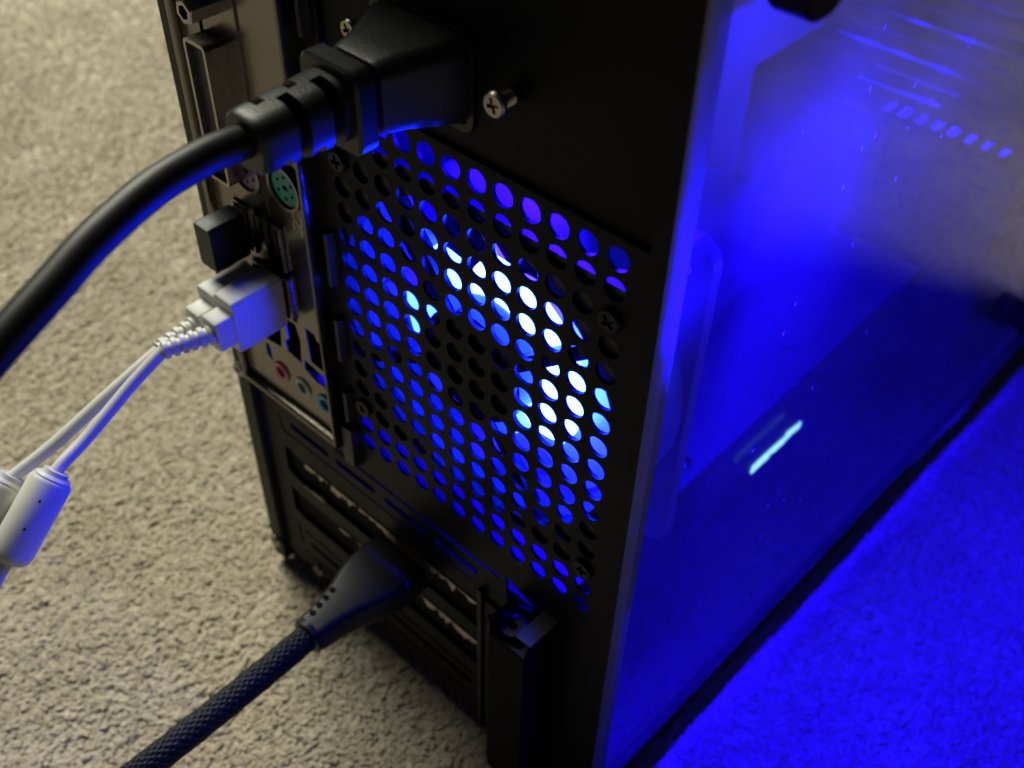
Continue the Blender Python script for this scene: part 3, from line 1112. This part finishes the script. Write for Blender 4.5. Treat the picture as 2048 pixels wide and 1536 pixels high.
# glowing ring added round the motor mount for the fan's light, set brightest on the upper right
GLOW = ((-52, 112, 27.0, 320.0), (112, 158, 28.0, 210.0), (158, 228, 29.5, 80.0), (228, 308, 23.5, 90.0))
for d0, d1, ro, st in GLOW:
    m_ = emission('light_guide', LED_COLOR, st)
    bm = bmesh.new()
    rings = []
    nseg = int((d1 - d0) / 6)
    for i in range(nseg + 1):
        a = math.radians(d0 + (d1 - d0 - .8) * i / nseg)
        taper = min(1.0, i / 3, (nseg - i) / 3) if ro > 22 else 1.0
        r1 = 20.5 + (ro - 20.5) * taper if ro > 22 else ro
        rings.append([(FX + r * math.cos(a), y, FZ + r * math.sin(a)) for r, y in ((15.2, 9.4), (15.6, 9.0), (r1 - .6, 9.0), (r1, 9.4), (r1, 10.6), (15.2, 10.6))])
    loft(bm, rings)
    obj('light_guide', bm, m_, fan, smooth=True)
for x in (24, 60):  # hidden diodes added to brighten the graphics card's back plate
    bm = bmesh.new()
    bmesh.ops.create_icosphere(bm, subdivisions=1, radius=1.2, matrix=Matrix.Translation((x, 19, FZ - FR - 1.6)))
    obj('led', bm, fill_mat, fan)
for k, (c, r) in enumerate(SCREWS):
    obj('fan_screw', screw_bm(c * P, -r * P, -.05, 2.75, 1.1, 0, .25 + .5 * k), dark_screw, fan)

# ------------------------------------------------------------------ power supply
psu = thing('power_supply', 'black power supply filling the top of the tower above the fan', 'power supply', (40, 60, 18))
inlet_hole = [(27.5 + a, 33.2 + b) for a, b in rrect(27.6, 20.2, 3.0, 4)]
bm = plate_mesh(rect(-2.2, 85.6, 17.3, 105.0), [inlet_hole], 1.1, .9)
obj('rear_face', bm, black_steel, psu)
boxo('housing', (-2.2, 52.0, 2.1, 64, 19, 103), black_steel, psu)
bm = bmesh.new()
shell(bm, 27.4, 20.0, 3.0, 27.5, 33.2, 2.0, .3, 1.6, 1.9)
obj('power_inlet', bm, black_plastic, psu, smooth=True)
for k in range(6):  # unseen diodes added to flood the inside and the carpet with blue
    a = 2 * math.pi * k / 6 + .3
    bm = bmesh.new()
    bmesh.ops.create_icosphere(bm, subdivisions=1, radius=2.2, matrix=Matrix.Translation((39 + 10 * math.cos(a), 47 + 13 * math.sin(a), 16.4)))
    obj('led', bm, fill_mat2, psu)
obj('housing_screw', screw_bm(11.0, 35.4, -2.2, 2.1, 1.2, 3.2, .5), silver_screw, psu)
obj('housing_screw', screw_bm(50.2, 35.2, -2.9, 2.5, 1.2, 3.8, .35), silver_screw, psu)

# ------------------------------------------------------------------ graphics card
gpu = thing('graphics_card', 'dark graphics card with a lit logo strip behind the side window', 'graphics card', (8, 105, -158))
GX = 62.0
bm = plate_mesh(rect(-48, GX, 6.0, 222.0), [circle2(48, 52, 3.2, 20), circle2(28, 130, 2.6, 18), circle2(52, 146, 2.6, 18)], 0, 1.2)
for v in bm.verts:
    x, y, z = v.co
    v.co = (x, z, -120.0 - y)
bp = obj('back_plate', bm, mat('back_plate', (0.032, 0.032, 0.036), .42, var=.1), gpu)
boxo('circuit_board', (-48.5, GX - 1.5, 6.5, 213, -124.4, -122.8), pcb, gpu)
boxo('shroud', (-44, GX, 8, 212, -158, -125.2), black_plastic, gpu, bevel=1.4)
boxo('mounting_bracket', (-44, 44, 1.5, 2.3, -159, -119), black_matte, gpu)
for x, y in ((40, 70), (48, 52), (56, 78)):
    bm = bmesh.new()
    loft(bm, [[(x + a, y + b, z) for a, b in circ(r, 20)] for r, z in ((2.6, -119.9), (2.6, -118.8), (1.9, -118.3))])
    obj('plate_screw', bm, bright_nickel, bp, smooth=True)
bm = bmesh.new()   # the illegible lit lettering on its edge
rr = random.Random(5)
y = 116.0
while y < 146:
    wdt = rr.uniform(2.6, 4.4)
    zz = -149.6 + rr.uniform(-.5, .5)
    hh = rr.uniform(1.35, 1.95)
    box(bm, GX + .05, GX + .5, y, y + wdt + .4, zz - hh, zz + hh)
    y += wdt
obj('lit_logo', bm, logo_mat, gpu)

# ------------------------------------------------------------------ power cord
cord = thing('mains_lead', 'thick black power cord with ribbed plug above the fan grille', 'power cord', (27.6, -24, 24))
PX, PZ = 27.7, 33.6
bm = bmesh.new()
st = [(1.6, 25.6, 17.4, 3.5), (-1.0, 25.4, 17.2, 3.5), (-5, 22.5, 16.6, 3.8), (-10, 17.5, 15.6, 3.9), (-14.2, 14.8, 14.8, 3.4), (-15.6, 13.6, 14.0, 3.0), (-16.1, 11.6, 12.0, 2.6)]
loft(bm, [ring_y(y, PX, PZ + .2, rrect(a, b, r, 7)) for y, a, b, r in st])
obj('plug_body', bm, rubber, cord, smooth=True)
bm = bmesh.new()
st = [(-15.4, 8.5, 9.0, 2.5), (-18.3, 8.5, 9.0, 2.5)]
loft(bm, [ring_y(y, PX, PZ, rrect(a, b, r, 6)) for y, a, b, r in st])
obj('plug_neck', bm, rubber, cord, smooth=True)
bm = bmesh.new()
st = [(-17.4, 14.6, 15.6, 2.6), (-17.9, 15.6, 16.6, 3.0), (-21.4, 15.6, 16.6, 3.0), (-22.0, 14.4, 15.4, 2.6)]
loft(bm, [ring_y(y, PX, PZ, rrect(a, b, r, 7)) for y, a, b, r in st])
obj('plug_flange', bm, rubber, cord, smooth=True)
# slotted strain relief
bm = bmesh.new()
bands = [(-23.6, -25.9, 'side'), (-27.8, -29.7, 'top'), (-30.8, -33.1, 'side'), (-34.8, -36.6, 'top')]
ys = [-21.5]
for a, b, k in bands: ys += [a + .12, a - .12, b + .12, b - .12]
ys += [-38.6, -40.0, -40.5]
NS = 72
rings = []
for y in ys:
    t = (-y - 21.5) / 19.0
    half = 6.35 - 1.0 * t
    if y < -40.2: half -= .55
    elif y < -39.5: half -= .15
    ring = []
    for k in range(NS):
        th = 2 * math.pi * k / NS
        # squarish, rounded section
        e = 2.9
        rr_ = half / ((abs(math.cos(th)) ** e + abs(math.sin(th)) ** e) ** (1 / e))
        for a, b, kind in bands:
            if b < y < a:
                dg = math.degrees(th) % 360
                if kind == 'side':
                    cut = (dg < 86 or dg > 285) or (150 < dg < 240)
                else:
                    cut = (98 < dg < 142) or (250 < dg < 330)
                if cut: rr_ = min(rr_, 3.5)
        ring.append((PX + rr_ * math.cos(th), y, PZ + .1 + rr_ * math.sin(th)))
    rings.append(ring)
loft(bm, rings)
o = obj('strain_relief', bm, rubber, cord, smooth=True)
path = catmull([(27.7, -37, 33.8), (27.7, -43, 34.6), (27.8, -49.2, 34.8), (29.1, -59.6, 34.4), (32.2, -71.8, 32.9), (35.1, -81.4, 30.7), (37.9, -91.6, 28.1),
                (40.3, -101.3, 24.8), (41.8, -112.3, 19.6), (43, -128, 9), (40, -170, -50), (20, -220, -130), (-30, -262, -186), (-110, -300, -192)], 8)
bm = bmesh.new()
tube(bm, path, 3.05, 28)
obj('cable', bm, cord_jacket, cord, smooth=True)

# ------------------------------------------------------------------ small black usb dongle
don = thing('usb_dongle', 'tiny black usb dongle plugged in beside the white plugs', 'usb dongle', (-38.6, -10, -42.5))
bm = bmesh.new()
loft(bm, [ring_y(y, -38.5, -35.8, rrect(a, b, r, 5)) for y, a, b, r in ((-4.6, 6.6, 12.6, .8), (-5.2, 7.0, 13.2, 1.0), (-14.6, 7.0, 13.2, 1.0), (-15.6, 6.5, 12.6, .8))])
obj('dongle_body', bm, black_plastic, don, smooth=True)
bm = bmesh.new()
loft(bm, [ring_y(y, -38.6, -35.6, rrect(4.4, 12.0, .3, 3)) for y in (-4.9, -1.0)])
obj('metal_plug', bm, bright_nickel, don)


# ------------------------------------------------------------------ two white usb leads
def usb_lead(px, pz, ylen, path, barrel, label):
    t = thing('usb_lead', label, 'usb cable', (px, -12, pz - 8), 'white usb leads')
    bm = bmesh.new()
    loft(bm, [ring_y(y, px, pz, rrect(4.6, 12.0, .3, 3)) for y in (-5.3, -1.0)])
    obj('metal_plug', bm, bright_nickel, t)
    bm = bmesh.new()
    e = -ylen
    loft(bm, [ring_y(y, px, pz, rrect(a, b, r, 5)) for y, a, b, r in
              ((-5.0, 7.6, 15.6, .8), (-5.4, 8.0, 16.2, 1.0), (e + .6, 8.0, 16.2, 1.0), (e, 7.6, 15.6, .9))])
    obj('plug_shell', bm, white_plastic, t, smooth=True)
    bm = bmesh.new()
    loft(bm, [ring_y(y, px + .2, pz - .3, rrect(a, b, .9, 5)) for y, a, b in ((e + .4, 6.6, 9.4), (e - 4.6, 6.6, 9.2), (e - 5.1, 6.0, 8.6))])
    obj('shell_step', bm, white_plastic, t, smooth=True)
    # spiral relief: close-set ribs round a core
    p = catmull(path, 10)
    s0 = [Vector(q) for q in p]
    bm = bmesh.new()
    a = Vector((px + .2, e - 4.8, pz - .3))
    b = s0[0]
    L_ = (b - a).length
    m = 150
    pts = [a.lerp(b, i / m) for i in range(m + 1)]
    tube(bm, pts, lambda s: 2.45 - .4 * s / L_, 24, fn=lambda s, th: .34 * max(-1, min(1, 5 * (math.sin(2 * math.pi * s / 2.3) + .25))))
    obj('ribbed_relief', bm, white_plastic, t, smooth=True)
    bm = bmesh.new()
    tube(bm, s0, 1.62, 18)
    obj('cable', bm, white_plastic, t, smooth=True)
    b0, b1 = Vector(barrel[0]), Vector(barrel[1])
    ax_ = (b1 - b0).normalized()
    L_ = (b1 - b0).length
    bm = bmesh.new()
    stn = [(-.9, 2.4), (-.9, 2.9), (.2, 3.1), (.2, 3.7), (.8, 4.3), (1.3, 4.3), (1.4, 4.6), (2.2, 5.1), (L_ - 3, 5.1), (L_ - 1, 4.8), (L_, 3.8)]
    N_ = (Vector((0, 0, 1)) - ax_ * ax_.z).normalized()
    B_ = ax_.cross(N_)
    rings = []
    for s, r in stn:
        c = b0 + ax_ * s
        rings.append([c + N_ * (r * math.cos(2 * math.pi * k / 30)) + B_ * (r * math.sin(2 * math.pi * k / 30)) for k in range(30)])
    loft(bm, rings)
    obj('barrel', bm, white_plastic, t, smooth=True)
    bm = bmesh.new()
    tube(bm, catmull([b1 - ax_ * 3, b1 + ax_ * 8, b1 + ax_ * 24 + Vector((2, 0, -5)), Vector((b1.x + 6, b1.y - 75, -170)), Vector((b1.x + 2, b1.y - 120, -193)), Vector((b1.x - 30, b1.y - 190, -194))], 8), 1.9, 16)
    obj('cable', bm, white_plastic, t, smooth=True)
    bm = bmesh.new()
    tocam = (Vector((166, -127, 131)) - b0)
    side = (tocam - ax_ * tocam.dot(ax_)).normalized()
    for s in (6.2, 13.5):
        c = b0 + ax_ * s + side * 5.06
        u = ax_
        v = side.cross(ax_)
        loft(bm, [[c + side * h + u * (.42 * math.cos(q)) + v * (.3 * math.sin(q)) for q in [2 * math.pi * k / 10 for k in range(10)]] for h in (-.3, .06)])
    obj('moulding_mark', bm, black_matte, t)
    return t


usb_lead(-26.7, -51.0, 20.5, [(-29.9, -37.6, -51.2), (-29.8, -46.8, -55.2), (-29.0, -55.2, -58.8), (-27.7, -63.9, -61.9), (-26.2, -71.0, -63.2), (-25.4, -74.0, -64.2)],
         ((-25.3, -73.8, -64.1), (-22.5, -91.9, -77.6)), 'white usb lead in front, its ribbed plug lit blue from the side')
usb_lead(-35.1, -53.4, 20.0, [(-34.9, -36.4, -55.0), (-34.9, -44, -57.2), (-35.0, -54.5, -60.5), (-35.0, -68.6, -65.0), (-35.5, -80.0, -67.9), (-35.6, -81.0, -68.2)],
         ((-35.6, -80.8, -68.1), (-33.4, -100, -81)), 'white usb lead behind, its plug half hidden by the other white plug')

# ------------------------------------------------------------------ braided video cable
vid = thing('video_cable', 'black braided video cable with flared plug at the lowest slots', 'video cable', (13.5, -22, -137))
VX, VZ = 13.6, -131.3
bm = bmesh.new()
st = [(-2.5, 21.0, 10.0), (-9.0, 21.6, 10.4), (-14.0, 21.0, 10.4), (-19, 18.4, 10.2), (-24, 14.6, 9.8), (-29, 12.0, 9.4), (-34, 10.6, 9.2), (-37.2, 10.2, 9.0), (-37.5, 9.4, 8.4)]
loft(bm, [ring_y(y, VX, VZ, rrect(a, b, 2.6, 7)) for y, a, b in st])
obj('plug_shell', bm, black_plastic, vid, smooth=True)
bm = bmesh.new()
for k in range(4):
    y = -25.6 - 2.9 * k
    x = VX - 4.1 + k * .55
    loft(bm, [[(x + .9 * a, y + .9 * b, z) for a, b in circ(1.0, 14)] for z in (VZ + 3.6, VZ + 5.0 - .06 * k)])
obj('grip_dimple', bm, black_matte, vid, smooth=True)
bm = bmesh.new()
loft(bm, [ring_y(y, VX, VZ, circ(r, 26)) for y, r in ((-36.9, 4.6), (-37.1, 5.3), (-39.0, 5.4), (-39.3, 4.6))])
obj('collar', bm, black_plastic, vid, smooth=True)
path = []
yy = -38.6
for k in range(620):
    y = yy - .36 * k
    path.append((VX + .3 * math.sin(k * .02), y, VZ - .2 * math.sin(k * .02) - 60.0 * max(0.0, (-125.0 - y) / 136.0) ** 2))


def braid(s, th):
    a = math.sin(12 * th + s * 2 * math.pi / 2.4)
    b = math.sin(12 * th - s * 2 * math.pi / 2.4)
    return .24 * max(a, b) + .1 * math.sin(.9 * s + 2 * th) * math.sin(.31 * s)


bm = bmesh.new()
tube(bm, path, 3.7, 96, fn=braid)
obj('braided_sleeve', bm, braid_mat, vid, smooth=True)
